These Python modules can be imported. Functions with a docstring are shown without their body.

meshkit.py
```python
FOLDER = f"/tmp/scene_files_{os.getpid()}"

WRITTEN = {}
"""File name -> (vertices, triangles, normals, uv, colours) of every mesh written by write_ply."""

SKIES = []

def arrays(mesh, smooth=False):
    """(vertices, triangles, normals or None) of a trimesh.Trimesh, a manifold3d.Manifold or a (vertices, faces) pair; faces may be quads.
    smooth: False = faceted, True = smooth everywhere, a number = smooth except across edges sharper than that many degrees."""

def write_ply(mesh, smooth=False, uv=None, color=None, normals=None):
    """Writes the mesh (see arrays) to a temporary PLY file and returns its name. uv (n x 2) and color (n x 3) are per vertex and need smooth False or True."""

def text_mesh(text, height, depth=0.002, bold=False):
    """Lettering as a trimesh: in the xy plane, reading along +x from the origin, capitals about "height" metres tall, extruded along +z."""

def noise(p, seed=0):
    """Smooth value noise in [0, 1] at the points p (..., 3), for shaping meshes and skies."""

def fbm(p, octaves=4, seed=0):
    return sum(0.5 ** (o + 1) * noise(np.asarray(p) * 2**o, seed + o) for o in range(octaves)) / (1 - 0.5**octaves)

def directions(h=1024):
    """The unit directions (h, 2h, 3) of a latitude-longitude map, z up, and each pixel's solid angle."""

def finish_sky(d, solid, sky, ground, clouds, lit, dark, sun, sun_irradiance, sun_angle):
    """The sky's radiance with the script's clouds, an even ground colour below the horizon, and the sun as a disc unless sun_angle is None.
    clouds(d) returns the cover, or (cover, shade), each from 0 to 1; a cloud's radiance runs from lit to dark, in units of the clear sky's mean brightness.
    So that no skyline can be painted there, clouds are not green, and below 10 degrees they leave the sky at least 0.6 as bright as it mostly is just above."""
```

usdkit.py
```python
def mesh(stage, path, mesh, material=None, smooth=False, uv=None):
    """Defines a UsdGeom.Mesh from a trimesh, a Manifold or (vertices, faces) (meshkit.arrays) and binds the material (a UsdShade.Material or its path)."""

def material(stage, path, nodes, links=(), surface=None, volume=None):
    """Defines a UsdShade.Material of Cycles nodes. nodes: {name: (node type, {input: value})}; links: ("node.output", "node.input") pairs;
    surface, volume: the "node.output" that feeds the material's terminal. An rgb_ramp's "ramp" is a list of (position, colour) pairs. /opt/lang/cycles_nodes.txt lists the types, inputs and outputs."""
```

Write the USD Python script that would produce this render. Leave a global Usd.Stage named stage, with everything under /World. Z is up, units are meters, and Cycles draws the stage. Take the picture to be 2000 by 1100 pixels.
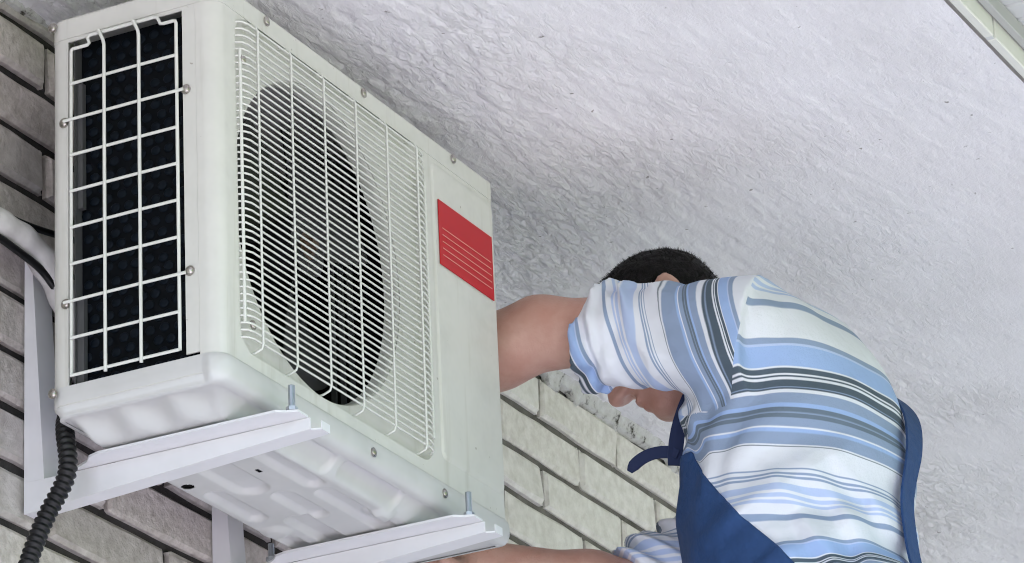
import math, random
import numpy as np, trimesh, usdkit, meshkit
import manifold3d as m3
from shapely.geometry import Polygon, box as sbox, Point
from pxr import Usd, UsdGeom, UsdLux, UsdShade, Gf, Sdf

stage = Usd.Stage.CreateInMemory()
UsdGeom.SetStageUpAxis(stage, UsdGeom.Tokens.z)
UsdGeom.SetStageMetersPerUnit(stage, 1.0)
UsdGeom.Xform.Define(stage, '/World')
UsdGeom.Scope.Define(stage, '/World/Looks')
rng = np.random.default_rng(7)
random.seed(7)
Z0 = 3.37          # height of the air conditioner's base above the ground; shapes below are written relative to it

# ------------------------------------------------------------------ camera, sky, sun, exposure
EXPOSURE = 1.74
SKY_STRENGTH = 0.15
SUN_INT = 1.0
SUN_EL, SUN_AZ = math.radians(58), math.radians(-45)      # towards the sun: azimuth from +y (behind the building)
cam = UsdGeom.Camera.Define(stage, '/World/camera')
cd = np.array([0.827, 0.408, 0.387]); 
def _cam():
    yaw, pit, rol = 0.45809837, 0.3972803, -0.04759519
    d = np.array([np.cos(pit)*np.cos(yaw), np.cos(pit)*np.sin(yaw), np.sin(pit)])
    r = np.array([np.sin(yaw), -np.cos(yaw), 0]); u = np.cross(r, d)
    c, s = np.cos(rol), np.sin(rol)
    return d, c*r+s*u, -s*r+c*u
cd, cr, cu = _cam()
cpos = np.array([-3.82208, -2.62777, -1.76693+Z0])
M = Gf.Matrix4d(*cr, 0, *cu, 0, *(-cd), 0, *cpos, 1)
cam.AddTransformOp().Set(M)
cam.CreateHorizontalApertureAttr(36.0); cam.CreateVerticalApertureAttr(36.0*563/1024)
cam.CreateFocalLengthAttr(7871.29/2000*36.0)
cam.CreateClippingRangeAttr(Gf.Vec2f(0.1, 4000))
cam.CreateExposureAttr(EXPOSURE)

sdir = np.array([math.cos(SUN_EL)*math.sin(SUN_AZ), math.cos(SUN_EL)*math.cos(SUN_AZ), math.sin(SUN_EL)])
usdkit.material(stage, '/World/Looks/sky_look', {
    's': ('sky_texture', {'sky_type': 'single_scattering', 'sun_disc': False, 'sun_elevation': SUN_EL, 'sun_rotation': math.atan2(sdir[0], sdir[1]), 'aerosol_density': 2.0}),
    'b': ('background_shader', {'strength': SKY_STRENGTH})}, [('s.color', 'b.color')], surface='b.background')
dome = UsdLux.DomeLight.Define(stage, '/World/sky')
UsdShade.MaterialBindingAPI.Apply(dome.GetPrim()).Bind(UsdShade.Material.Get(stage, '/World/Looks/sky_look'))
sun = UsdLux.DistantLight.Define(stage, '/World/sun')
sun.CreateIntensityAttr(SUN_INT); sun.CreateAngleAttr(0.5); sun.CreateColorAttr(Gf.Vec3f(1, .93, .92))
sun.CreateNormalizeAttr(True)
zx = -sdir
_z = sdir/np.linalg.norm(sdir); _x = np.cross([0, 0, 1], _z); _x /= np.linalg.norm(_x); _y = np.cross(_z, _x)
sun.AddTransformOp().Set(Gf.Matrix4d(*_x, 0, *_y, 0, *_z, 0, 0, 0, 20, 1))

# ------------------------------------------------------------------ helpers
_used = {}
def numbered(path):
    k = _used.get(path, 0); _used[path] = k+1
    return path if k == 0 else f'{path}_{k:03d}'
ORIGIN = {}
def thing(name, label=None, cat=None, base=(0, 0, 0), group=None, kind=None):
    p = numbered('/World/'+name)
    x = UsdGeom.Xform.Define(stage, p)
    b = np.array(base, float); x.AddTranslateOp().Set(Gf.Vec3d(b[0], b[1], b[2]+Z0))
    ORIGIN[p] = b
    for k, v in (('label', label), ('category', cat), ('group', group), ('kind', kind)):
        if v: x.GetPrim().SetCustomDataByKey(k, v)
    return p
def arr(mesh):
    v, f, _ = meshkit.arrays(mesh, False); return v, f
def obj(name, mesh, mat, parent, smooth=False, uv=None, label=None, kind=None):
    """one Mesh prim under parent (a path); mesh in the shared coordinates"""
    root = '/'.join(parent.split('/')[:3])
    b = ORIGIN.get(root, np.array([0, 0, -Z0]))
    v, f, n = meshkit.arrays(mesh, False)
    v = v - b
    p = numbered(parent+'/'+name)
    if parent == '/World': v = v+np.array([0, 0, 0])
    usdkit.mesh(stage, p, trimesh.Trimesh(v, f, process=False), '/World/Looks/'+mat, smooth=smooth, uv=uv)
    pr = stage.GetPrimAtPath(p)
    if label: pr.SetCustomDataByKey('label', label)
    if kind: pr.SetCustomDataByKey('kind', kind)
    return p
def cat(*ms):
    vs, fs, o = [], [], 0
    for m in ms:
        v, f = arr(m); vs.append(v); fs.append(f+o); o += len(v)
    return trimesh.Trimesh(np.vstack(vs), np.vstack(fs), process=False)
def bx(x0, x1, y0, y1, z0, z1, ch=0.0):
    if ch <= 0:
        return m3.Manifold.cube((x1-x0, y1-y0, z1-z0)).translate((x0, y0, z0))
    a = []
    for (i, j, k) in ((ch, ch, 0), (ch, 0, ch), (0, ch, ch)):
        a.append(m3.Manifold.cube((x1-x0-2*i, y1-y0-2*j, z1-z0-2*k)).translate((x0+i, y0+j, z0+k)))
    return m3.Manifold.batch_hull(a)
def tube(path, r, n=8, closed_ends=True):
    P = np.asarray(path, float); k = len(P)
    R = np.broadcast_to(np.asarray(r, float), (k,))
    T = np.gradient(P, axis=0); T /= np.linalg.norm(T, axis=1, keepdims=True)
    a = np.array([0, 0, 1.0]) if abs(T[0][2]) < .9 else np.array([1.0, 0, 0])
    rings = []
    nrm = np.cross(T[0], a); nrm /= np.linalg.norm(nrm)
    for i in range(k):
        nrm = nrm-T[i]*(nrm@T[i]); nrm /= np.linalg.norm(nrm)
        bi = np.cross(T[i], nrm)
        th = np.arange(n)*2*np.pi/n
        rings.append(P[i]+R[i]*(np.cos(th)[:, None]*nrm+np.sin(th)[:, None]*bi))
    V = np.vstack(rings+[P[:1], P[-1:]])
    F = []
    for i in range(k-1):
        for j in range(n):
            a0, a1 = i*n+j, i*n+(j+1) % n
            F += [(a0, a1, a1+n), (a0, a1+n, a0+n)]
    for j in range(n):
        F += [(k*n, (j+1) % n, j), (k*n+1, (k-1)*n+j, (k-1)*n+(j+1) % n)]
    return trimesh.Trimesh(V, F, process=False)
def spline(pts, n=40):
    P = np.asarray(pts, float)
    from scipy.interpolate import CubicSpline
    t = np.r_[0, np.cumsum(np.linalg.norm(np.diff(P, axis=0), axis=1))]
    return CubicSpline(t, P)(np.linspace(0, t[-1], n))
def grid_mesh(X, Y, Z, flip=False):
    h, w = X.shape
    V = np.stack([X, Y, Z], -1).reshape(-1, 3)
    i = np.arange(h*w).reshape(h, w)
    a, b, c, d = i[:-1, :-1].ravel(), i[:-1, 1:].ravel(), i[1:, 1:].ravel(), i[1:, :-1].ravel()
    F = np.vstack([np.stack([a, b, c], 1), np.stack([a, c, d], 1)])
    return trimesh.Trimesh(V, F[:, ::-1] if flip else F, process=False)
def sstep(x, a, b):
    t = np.clip((x-a)/(b-a), 0, 1); return t*t*(3-2*t)

# ------------------------------------------------------------------ materials
def mat(name, base, rough=.5, spec=None, metallic=0, var=None, scale=20, bump=None, extra=None, stretch=(1, 1, 1), coat=0):
    """principled with noise colour variation (var = second colour) and bump = [(scale, distance)]"""
    N = {'g': ('texture_coordinate', {}), 'p': ('principled_bsdf', {'base_color': base, 'roughness': rough, 'metallic': metallic, 'coat_weight': coat, 'specular_ior_level': .5 if spec is None else spec})}
    L = []
    N['mp'] = ('mapping', {'scale': stretch}); L.append(('g.object', 'mp.vector'))
    if var is not None:
        N['n'] = ('noise_texture', {'scale': scale, 'detail': 6.0, 'roughness': .6})
        N['r'] = ('rgb_ramp', {'ramp': [(.3, var), (.65, base)]})
        L += [('mp.vector', 'n.vector'), ('n.fac', 'r.fac'), ('r.color', 'p.base_color')]
    if bump:
        prev = None
        for i, (sc, dist) in enumerate(bump):
            N[f'bn{i}'] = ('noise_texture', {'scale': sc, 'detail': 4.0, 'roughness': .6})
            N[f'b{i}'] = ('bump', {'distance': dist, 'strength': 1.0})
            L += [('mp.vector', f'bn{i}.vector'), (f'bn{i}.fac', f'b{i}.height')]
            if prev: L.append((f'{prev}.normal', f'b{i}.normal'))
            prev = f'b{i}'
        L.append((f'{prev}.normal', 'p.normal'))
    return usdkit.material(stage, '/World/Looks/'+name, N, L, surface='p.BSDF')

usdkit.material(stage, '/World/Looks/cabinet_paint', {
    'g': ('texture_coordinate', {}), 'm1': ('mapping', {'scale': (46.0, 46.0, 3.0)}), 'm2': ('mapping', {'scale': (7.0, 7.0, 7.0)}),
    'n1': ('noise_texture', {'scale': 1.0, 'detail': 4.0, 'roughness': .6}), 'r1': ('rgb_ramp', {'ramp': [(.28, (.86, .85, .82)), (.42, (1, 1, 1))]}),
    'n2': ('noise_texture', {'scale': 1.0, 'detail': 6.0, 'roughness': .65}), 'r2': ('rgb_ramp', {'ramp': [(.3, (.60, .60, .565)), (.6, (.645, .642, .605))]}),
    'n3': ('noise_texture', {'scale': 85.0, 'detail': 2.0}), 'r3': ('rgb_ramp', {'ramp': [(.215, (.45, .42, .36)), (.25, (1, 1, 1))]}),
    'a': ('mix_color', {'blend_type': 'multiply', 'fac': .8}), 'b': ('mix_color', {'blend_type': 'multiply', 'fac': .7}),
    'rr': ('map_range', {'from_min': .3, 'from_max': .7, 'to_min': .24, 'to_max': .42}),
    'n4': ('noise_texture', {'scale': 9.0, 'detail': 2.0}), 'bu': ('bump', {'distance': .0006, 'strength': 1.0}), 'p': ('principled_bsdf', {})},
    [('g.object', 'm1.vector'), ('m1.vector', 'n1.vector'), ('n1.fac', 'r1.fac'), ('g.object', 'm2.vector'), ('m2.vector', 'n2.vector'), ('n2.fac', 'r2.fac'), ('g.object', 'n3.vector'), ('n3.fac', 'r3.fac'),
     ('r2.color', 'a.a'), ('r1.color', 'a.b'), ('a.result', 'b.a'), ('r3.color', 'b.b'), ('b.result', 'p.base_color'), ('n2.fac', 'rr.value'), ('rr.result', 'p.roughness'),
     ('g.object', 'n4.vector'), ('n4.fac', 'bu.height'), ('bu.normal', 'p.normal')], surface='p.BSDF')
mat('pan_paint', (.60, .60, .59), .38, var=(.53, .53, .52), scale=9, bump=[(200, .00015)])
mat('wire_white', (.70, .71, .67), .35)
mat('bracket_paint', (.76, .76, .78), .4, var=(.71, .71, .73), scale=12, bump=[(150, .00015)])
mat('steel', (.52, .50, .47), .32, metallic=1.0, var=(.36, .33, .30), scale=120)
mat('zinc', (.55, .58, .62), .35, metallic=1.0)
mat('red_badge', (.48, .008, .014), .42, spec=.3)
mat('badge_line', (.66, .28, .24), .5)
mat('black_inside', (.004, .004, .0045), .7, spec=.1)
mat('fan_black', (.007, .007, .008), .4, spec=.3)
mat('coil_dark', (.003, .004, .006), .6, spec=.08, var=(.002, .003, .004), scale=60)
mat('coil_tube', (.0035, .0065, .011), .55, spec=.1)
mat('copper_hub', (.09, .055, .035), .5, metallic=.4)
mat('fin_gray', (.07, .072, .075), .5)
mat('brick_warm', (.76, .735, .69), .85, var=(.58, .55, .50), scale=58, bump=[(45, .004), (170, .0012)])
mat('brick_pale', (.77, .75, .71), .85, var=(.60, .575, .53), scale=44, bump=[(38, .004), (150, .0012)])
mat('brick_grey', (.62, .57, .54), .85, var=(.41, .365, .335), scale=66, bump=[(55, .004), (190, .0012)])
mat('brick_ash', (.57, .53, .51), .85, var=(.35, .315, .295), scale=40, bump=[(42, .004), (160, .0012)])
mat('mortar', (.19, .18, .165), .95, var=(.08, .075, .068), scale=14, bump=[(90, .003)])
mat('mortar_shaded', (.045, .040, .040), .95, var=(.02, .018, .018), scale=14, bump=[(90, .003)])  # shade of deep left joints put into a near-black mortar colour
mat('black_rubber', (.007, .007, .008), .4, spec=.35)
mat('pipe_white', (.62, .60, .60), .6, var=(.52, .50, .50), scale=30, bump=[(40, .0015)])
mat('trim_cream', (.74, .75, .68), .5, var=(.68, .69, .62), scale=8)
mat('channel_grey', (.42, .43, .41), .5)
mat('siding', (.60, .62, .60), .45, var=(.56, .58, .56), scale=5)
mat('pavement_look', (.465, .446, .472), .9, var=(.395, .38, .40), scale=3, bump=[(30, .003)])
mat('grass_look', (.08, .125, .035), .95, var=(.055, .09, .025), scale=.8)
mat('wall_paint', (.58, .57, .52), .9, var=(.48, .47, .42), scale=4)
mat('skin', (.55, .335, .265), .47, var=(.43, .205, .155), scale=13, bump=[(420, .0007), (60, .0012)])
mat('hair_dark', (.004, .003, .003), .55, spec=.2, bump=[(220, .004)], stretch=(1, 1, .35))
mat('denim', (.014, .054, .17), .8, var=(.010, .043, .14), scale=40, bump=[(900, .0008), (30, .006)])
mat('navy_band', (.012, .022, .075), .8, bump=[(900, .0006)])
mat('leather', (.03, .025, .02), .6)
mat('eye_white', (.7, .68, .65), .2)

# plaster: white lime wash with fine grain, thin dirt and some dark specks
usdkit.material(stage, '/World/Looks/plaster', {
    'g': ('texture_coordinate', {}), 'mp': ('mapping', {'scale': (.55, 1.0, 1.0)}),
    'n': ('noise_texture', {'scale': 5.0, 'detail': 6.0, 'roughness': .6}),
    'r': ('rgb_ramp', {'ramp': [(.3, (.74, .73, .735)), (.62, (.82, .815, .825))]}),
    'v': ('noise_texture', {'scale': 62.0, 'detail': 3.0, 'roughness': .5}),
    'vr': ('rgb_ramp', {'ramp': [(.24, (.25, .23, .2)), (.285, (1, 1, 1))]}),
    'm': ('mix_color', {'blend_type': 'multiply', 'fac': .8}),
    'f1': ('noise_texture', {'scale': 60.0, 'detail': 5.0, 'roughness': .65}),
    'f2': ('noise_texture', {'scale': 230.0, 'detail': 3.0, 'roughness': .6}),
    'b1': ('bump', {'distance': .0016, 'strength': 1.0}), 'b2': ('bump', {'distance': .0009, 'strength': 1.0}),
    'mq': ('mapping', {'scale': (38.0, 84.0, 30.0), 'rotation': (0, 0, .12)}), 'fq': ('noise_texture', {'scale': 1.0, 'detail': 5.0, 'roughness': .6, 'distortion': .6}),
    'fr': ('rgb_ramp', {'ramp': [(.44, (0, 0, 0)), (.53, (.45, .45, .45)), (.55, (1, 1, 1)), (.62, (.7, .7, .7))]}),
    'b0': ('bump', {'distance': .0030}), 'sx': ('separate_xyz', {}), 'my': ('map_range', {'from_min': -1.0, 'from_max': -.15, 'to_min': .30, 'to_max': 1.0, 'clamp': True}),
    'pn': ('noise_texture', {'scale': 2.6, 'detail': 2.0}), 'pr': ('map_range', {'from_min': .36, 'from_max': .62, 'to_min': .25, 'to_max': 1.0, 'clamp': True}), 'mm': ('math', {'math_type': 'multiply'}),
    'p': ('principled_bsdf', {'roughness': .8})},
    [('g.object', 'mq.vector'), ('mq.vector', 'fq.vector'), ('fq.fac', 'fr.fac'), ('fr.color', 'b0.height'), ('g.object', 'sx.vector'), ('sx.y', 'my.value'), ('g.object', 'pn.vector'), ('pn.fac', 'pr.value'), ('my.result', 'mm.value1'), ('pr.result', 'mm.value2'), ('mm.value', 'b0.strength'), ('b0.normal', 'b1.normal'),
     ('g.object', 'mp.vector'), ('mp.vector', 'n.vector'), ('n.fac', 'r.fac'), ('mp.vector', 'f1.vector'), ('g.object', 'f2.vector'), ('g.object', 'v.vector'),
     ('v.fac', 'vr.fac'), ('r.color', 'm.a'), ('vr.color', 'm.b'), ('m.result', 'p.base_color'),
     ('f1.fac', 'b1.height'), ('b1.normal', 'b2.normal'), ('f2.fac', 'b2.height'), ('b2.normal', 'p.normal')], surface='p.BSDF')
# ragged, mouldy plaster lip above the bricks
usdkit.material(stage, '/World/Looks/plaster_dirty', {
    'g': ('texture_coordinate', {}),
    'n': ('noise_texture', {'scale': 34.0, 'detail': 6.0, 'roughness': .7}),
    'r': ('rgb_ramp', {'ramp': [(.36, (.05, .045, .035)), (.46, (.55, .54, .52)), (.7, (.68, .68, .67))]}),
    'f1': ('noise_texture', {'scale': 90.0, 'detail': 5.0, 'roughness': .65}),
    'b1': ('bump', {'distance': .006, 'strength': 1.0}),
    'p': ('principled_bsdf', {'roughness': .9})},
    [('g.object', 'n.vector'), ('n.fac', 'r.fac'), ('r.color', 'p.base_color'), ('g.object', 'f1.vector'), ('f1.fac', 'b1.height'), ('b1.normal', 'p.normal')], surface='p.BSDF')

# striped knit of the shirt: st.x is the distance along the garment, one repeat = 1
_st = [(78, 'L'), (7, 'W'), (22, 'D'), (6, 'W'), (8, 'D'), (10, 'W'), (31, 'D'), (2, 'S'), (6, 'D'), (15, 'W'), (45, 'S'), (17, 'L'), (20, 'K'), (4, 'S'), (18, 'K'), (11, 'S'), (25, 'S'), (10, 'W'), (15, 'L'),
       (52, 'S'), (6, 'W'), (6, 'D'), (106, 'W'), (8, 'S'), (15, 'W'), (10, 'S'), (9, 'W'), (10, 'S'), (30, 'W'), (30, 'P'), (15, 'W'), (18, 'P'), (10, 'W'),
       (15, 'P'), (45, 'W'), (30, 'S'), (125, 'W'), (22, 'S'), (8, 'P')]
_col = {'L': (.30, .42, .68), 'W': (.68, .70, .76), 'D': (.068, .095, .125), 'S': (.245, .315, .45), 'K': (.125, .165, .215), 'P': (.42, .51, .72)}
_tot = sum(a for a, _ in _st)
ramp, q = [], 0
for a, c in _st:
    ramp += [(q/_tot+.0004, _col[c]), ((q+a)/_tot-.0004, _col[c])]; q += a
usdkit.material(stage, '/World/Looks/striped_knit', {
    'u': ('uvmap', {'attribute': 'st'}), 's': ('separate_xyz', {}), 'f': ('math', {'math_type': 'fraction'}),
    'r': ('rgb_ramp', {'ramp': ramp}), 'g': ('texture_coordinate', {}),
    'n': ('noise_texture', {'scale': 700.0, 'detail': 2.0}), 'b': ('bump', {'distance': .0006, 'strength': 1.0}),
    'n2': ('noise_texture', {'scale': 34.0, 'detail': 3.0}), 'b2': ('bump', {'distance': .004, 'strength': 1.0}),
    'p': ('principled_bsdf', {'roughness': .85})},
    [('u.UV', 's.vector'), ('s.x', 'f.value1'), ('f.value', 'r.fac'), ('r.color', 'p.base_color'), ('g.object', 'n.vector'), ('n.fac', 'b.height'),
     ('g.object', 'n2.vector'), ('n2.fac', 'b2.height'), ('b.normal', 'b2.normal'), ('b2.normal', 'p.normal')], surface='p.BSDF')

W, H, D, G, ZC = 0.738, 0.521, 0.245, 0.11, 0.615
YF = -G-D          # plane of the unit's front

# ------------------------------------------------------------------ setting: ground with an added bank, pavement, ceiling, eave
def struct(name, mesh, m, smooth=False):
    p = obj(name, mesh, m, '/World', smooth); stage.GetPrimAtPath(p).SetCustomDataByKey('kind', 'structure'); return p
dome.GetPrim().SetCustomDataByKey('kind', 'structure')
def flat(x0, x1, y0, y1, z):
    return trimesh.Trimesh([(x0, y0, z), (x1, y0, z), (x1, y1, z), (x0, y1, z)], [(0, 1, 2), (0, 2, 3)], process=False)
_gy = np.array([600, -8.0, -9.5, -16.0, -20.0, -600]); _gz = np.array([0, 0, .8, 8.5, 10.5, 10.5])-Z0  # unseen grassy bank added opposite the wall, dims and greens the front light
_gx = np.array([-600, -60, -22, -17, -14, -12, -10, -7, 0, 60, 600.])
_GX, _GY = np.meshgrid(_gx, _gy[::-1]); _GZ = -Z0+(_gz[::-1][:, None]+Z0)*sstep(_GX, -20, -7)
struct('ground', grid_mesh(_GX, _GY, _GZ), 'grass_look')
struct('pavement', flat(-40, 40, -7.6, .4, -Z0+.004), 'pavement_look')

def plaster_height(x, y):
    """relief of the rough plaster: smeared flakes along x, strongest near the wall"""
    wx = x+.05*meshkit.fbm(np.stack([x*4, y*4, 0*x+3], -1), 3, 5)+.25*y
    wy = y+.03*meshkit.fbm(np.stack([x*5, y*5, 0*x+9], -1), 3, 6)
    a = meshkit.fbm(np.stack([wx*13, wy*38, 0*x], -1), 4, 1)
    b = meshkit.fbm(np.stack([wx*27, wy*70, 0*x+5], -1), 4, 2)
    c = meshkit.fbm(np.stack([wx*5, wy*13, 0*x+8], -1), 3, 3)
    big = meshkit.fbm(np.stack([x*1.6, y*2.2, 0*x+2], -1), 2, 4)
    m = np.clip(1.1-1.0*(-y)/.85, .28, 1)*(.55+.9*sstep(big, .35, .65))
    h = (.0034*sstep(a, .50, .545)+.0016*a+.0026*sstep(b, .53, .575)+.0012*b+.003*c)
    ridge = np.exp(-((a-.50)/.018)**2)*.0016+np.exp(-((b-.53)/.02)**2)*.0013
    return -(h*.44+ridge*.95)*m

p = thing('ceiling', kind='structure', base=(0, 0, ZC))
xs, ys = np.arange(-.35, 3.3, .0034), np.arange(-1.04, .021, .0034)
X, Y = np.meshgrid(xs, ys)
Zp = ZC+plaster_height(X, Y)
Zp += .010*sstep(Y, -.04, .0)*0
obj('plaster_soffit', grid_mesh(X, Y, Zp, flip=True), 'plaster', p, smooth=True)
xe, ye = xs[-1], ys[0]
obj('plaster_soffit', cat(flat(-2.1, xs[0], -1.04, .02, ZC-.004), flat(xe, 8, -1.04, .02, ZC-.004)), 'plaster', p)
obj('slab', bx(-2.1, 8, -1.045, .3, ZC+.006, ZC+.16), 'wall_paint', p)
# cream edge boards with a joint, and the grey channel behind them
jx = [-2.1, -.2, .865, 2.4, 4.2, 8]
for i in range(len(jx)-1):
    obj('edge_board', bx(jx[i]+.005, jx[i+1]-.005, -1.060, -1.0462, ZC-.004, ZC+.034, .0015), 'trim_cream', p)
obj('joint_strip', bx(.856, .874, -1.0570, -1.047, ZC-.003, ZC+.033), 'siding', p)
ev = thing('eave_soffit', 'white ribbed siding panels seen beyond the cream ceiling edge in the upper corner', 'soffit', base=(1, -1.5, ZC+.05))
obj('channel', bx(-2.1, 8, -1.074, -1.0625, ZC+.022, ZC+.045, .001), 'channel_grey', ev)
for i in range(70):
    x0 = .1+i*.046
    obj('siding_plank', bx(x0+.002, x0+.0445, -1.9, -1.0645, ZC+.046, ZC+.056, .003), 'siding', ev)
obj('backing', bx(-2.1, 8, -1.9, -1.046, ZC+.058, ZC+.07), 'channel_grey', ev)

# ------------------------------------------------------------------ brick wall, every brick its own
wl = thing('brick_wall', 'wall of pale painted bricks with deep joints behind the air conditioner', 'wall', base=(0, 0, 0))
obj('mortar_bed', bx(-1.3, 1.02, .010, .06, -.75, ZC+.004), 'mortar_shaded', wl)
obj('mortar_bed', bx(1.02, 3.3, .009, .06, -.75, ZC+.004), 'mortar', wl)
CO, BL, Z_TOP = .0768, .2845, .587
def brick(x0, x1, z0, z1, seed):
    r = np.random.default_rng(seed)
    nx, nz = 7, 4
    ch = .006
    u = np.r_[0, np.linspace(ch/(x1-x0), 1-ch/(x1-x0), nx-2), 1]; w = np.r_[0, np.linspace(ch/(z1-z0), 1-ch/(z1-z0), nz-2), 1]
    U, V = np.meshgrid(u, w)
    Xb, Zb = x0+U*(x1-x0), z0+V*(z1-z0)
    Yb = np.full_like(Xb, -.0015)+r.uniform(-.0028, .0022, Xb.shape)
    edge = (U == 0) | (U == 1) | (V == 0) | (V == 1)
    Yb[edge] = .003
    Xb = Xb+np.where((U == 0) | (U == 1), r.uniform(-.002, .002, Xb.shape), 0)
    Zb = Zb+np.where((V == 0) | (V == 1), r.uniform(-.0018, .0018, Xb.shape), 0)
    tilt = r.uniform(-.003, .003)
    Yb += tilt*(V-.5)+r.uniform(-.0015, .0025)
    f = grid_mesh(Xb, Yb, Zb)
    s = bx(x0+.0015, x1-.0015, .0045, .03, z0+.0015, z1-.0015)
    # skirt from the face's rim back to the mortar
    rim = list(range(nx))+[nx*(k+1)+nx-1 for k in range(nz-2)]+list(range(nx*nz-1, nx*(nz-1)-1, -1))+[nx*k for k in range(nz-2, 0, -1)]
    vb = f.vertices[rim].copy(); vb[:, 1] = .045
    n0 = len(f.vertices)
    V2 = np.vstack([f.vertices, vb]); k = len(rim); F2 = list(map(tuple, f.faces))
    for i in range(k):
        a, b = rim[i], rim[(i+1) % k]
        F2 += [(a, n0+i, n0+(i+1) % k), (a, n0+(i+1) % k, b)]
    return trimesh.Trimesh(V2, F2, process=False)
n = 0
for c in range(-1, 16):
    zt = Z_TOP-CO*c; zb = zt-CO+.0125
    if c == -1: zt_, zb_ = ZC+.03, zb
    else: zt_, zb_ = zt-.0005, zb
    off = 1.588+(BL/2 if c % 2 else 0)
    k0 = math.floor((-.62-off)/BL)
    for k in range(k0, k0+12):
        j = rng.uniform(-.004, .004)
        x0, x1 = off+k*BL+.006+j, off+(k+1)*BL-.006+rng.uniform(-.003, .003)
        if x1 < -.62 or x0 > 2.55: continue
        n += 1
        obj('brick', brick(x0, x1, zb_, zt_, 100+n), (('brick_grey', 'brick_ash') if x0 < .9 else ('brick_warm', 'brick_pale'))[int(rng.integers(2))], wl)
# ragged plaster lip under the ceiling
xs2 = np.arange(-.4, 3.0, .004)
low = .012+.030*meshkit.fbm(np.stack([xs2*7, 0*xs2, 0*xs2], -1), 4, 11)+.022*sstep(meshkit.fbm(np.stack([xs2*24, 0*xs2+4, 0*xs2], -1), 3, 12), .5, .62)
low = np.where(xs2 < .9, low*.55, low)
rows = np.linspace(0, 1, 9)
Xl, Rl = np.meshgrid(xs2, rows)
Zl = ZC+.003-Rl*low[None, :]
Yl = -.004-.014*(1-Rl)**2-.005*meshkit.fbm(np.stack([Xl*40, Zl*60, 0*Xl], -1), 3, 13)+.012*(Rl > .99)
obj('plaster_lip', grid_mesh(Xl, Yl, Zl, flip=True), 'plaster_dirty', wl, smooth=True)
# rest of the facade around the individually laid bricks
obj('facade', cat(bx(-1.9, -.64, .0, .25, -Z0, 1.7), bx(2.56, 9, .0, .25, -Z0, 1.7), bx(-.64, 2.56, .06, .25, -Z0, 1.7), bx(-.64, 2.56, .0, .06, -Z0, -.76)), 'wall_paint', wl)

# ------------------------------------------------------------------ air conditioner
ac = thing('air_conditioner', 'white outdoor air conditioner unit with wire grilles and a red badge', 'air conditioner', base=(W/2, YF+D/2, 0))
def plan(off, r=.022, n=8):
    q = .007                                        # the right corners are folded tighter than the left ones
    a = sbox(r, YF+r, W-r, -G-r).buffer(max(r+off, .0005), quad_segs=n)
    return a.union(sbox(W/2, YF-off, W+off, -G+off).intersection(sbox(W/2-1, YF+q, W-q, -G-q).buffer(max(q+off, .0005), quad_segs=n)))
def extr(poly, z0, z1):
    polys = getattr(poly, 'geoms', [poly]); out = []
    for g in polys:
        rings = [np.array(g.exterior.coords)[:-1]]+[np.array(i.coords)[:-1] for i in g.interiors]
        out.append(m3.Manifold.extrude(m3.CrossSection(rings, m3.FillRule.EvenOdd), z1-z0).translate((0, 0, z0)))
    return m3.Manifold.batch_boolean(out, m3.OpType.Add) if len(out) > 1 else out[0]
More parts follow.
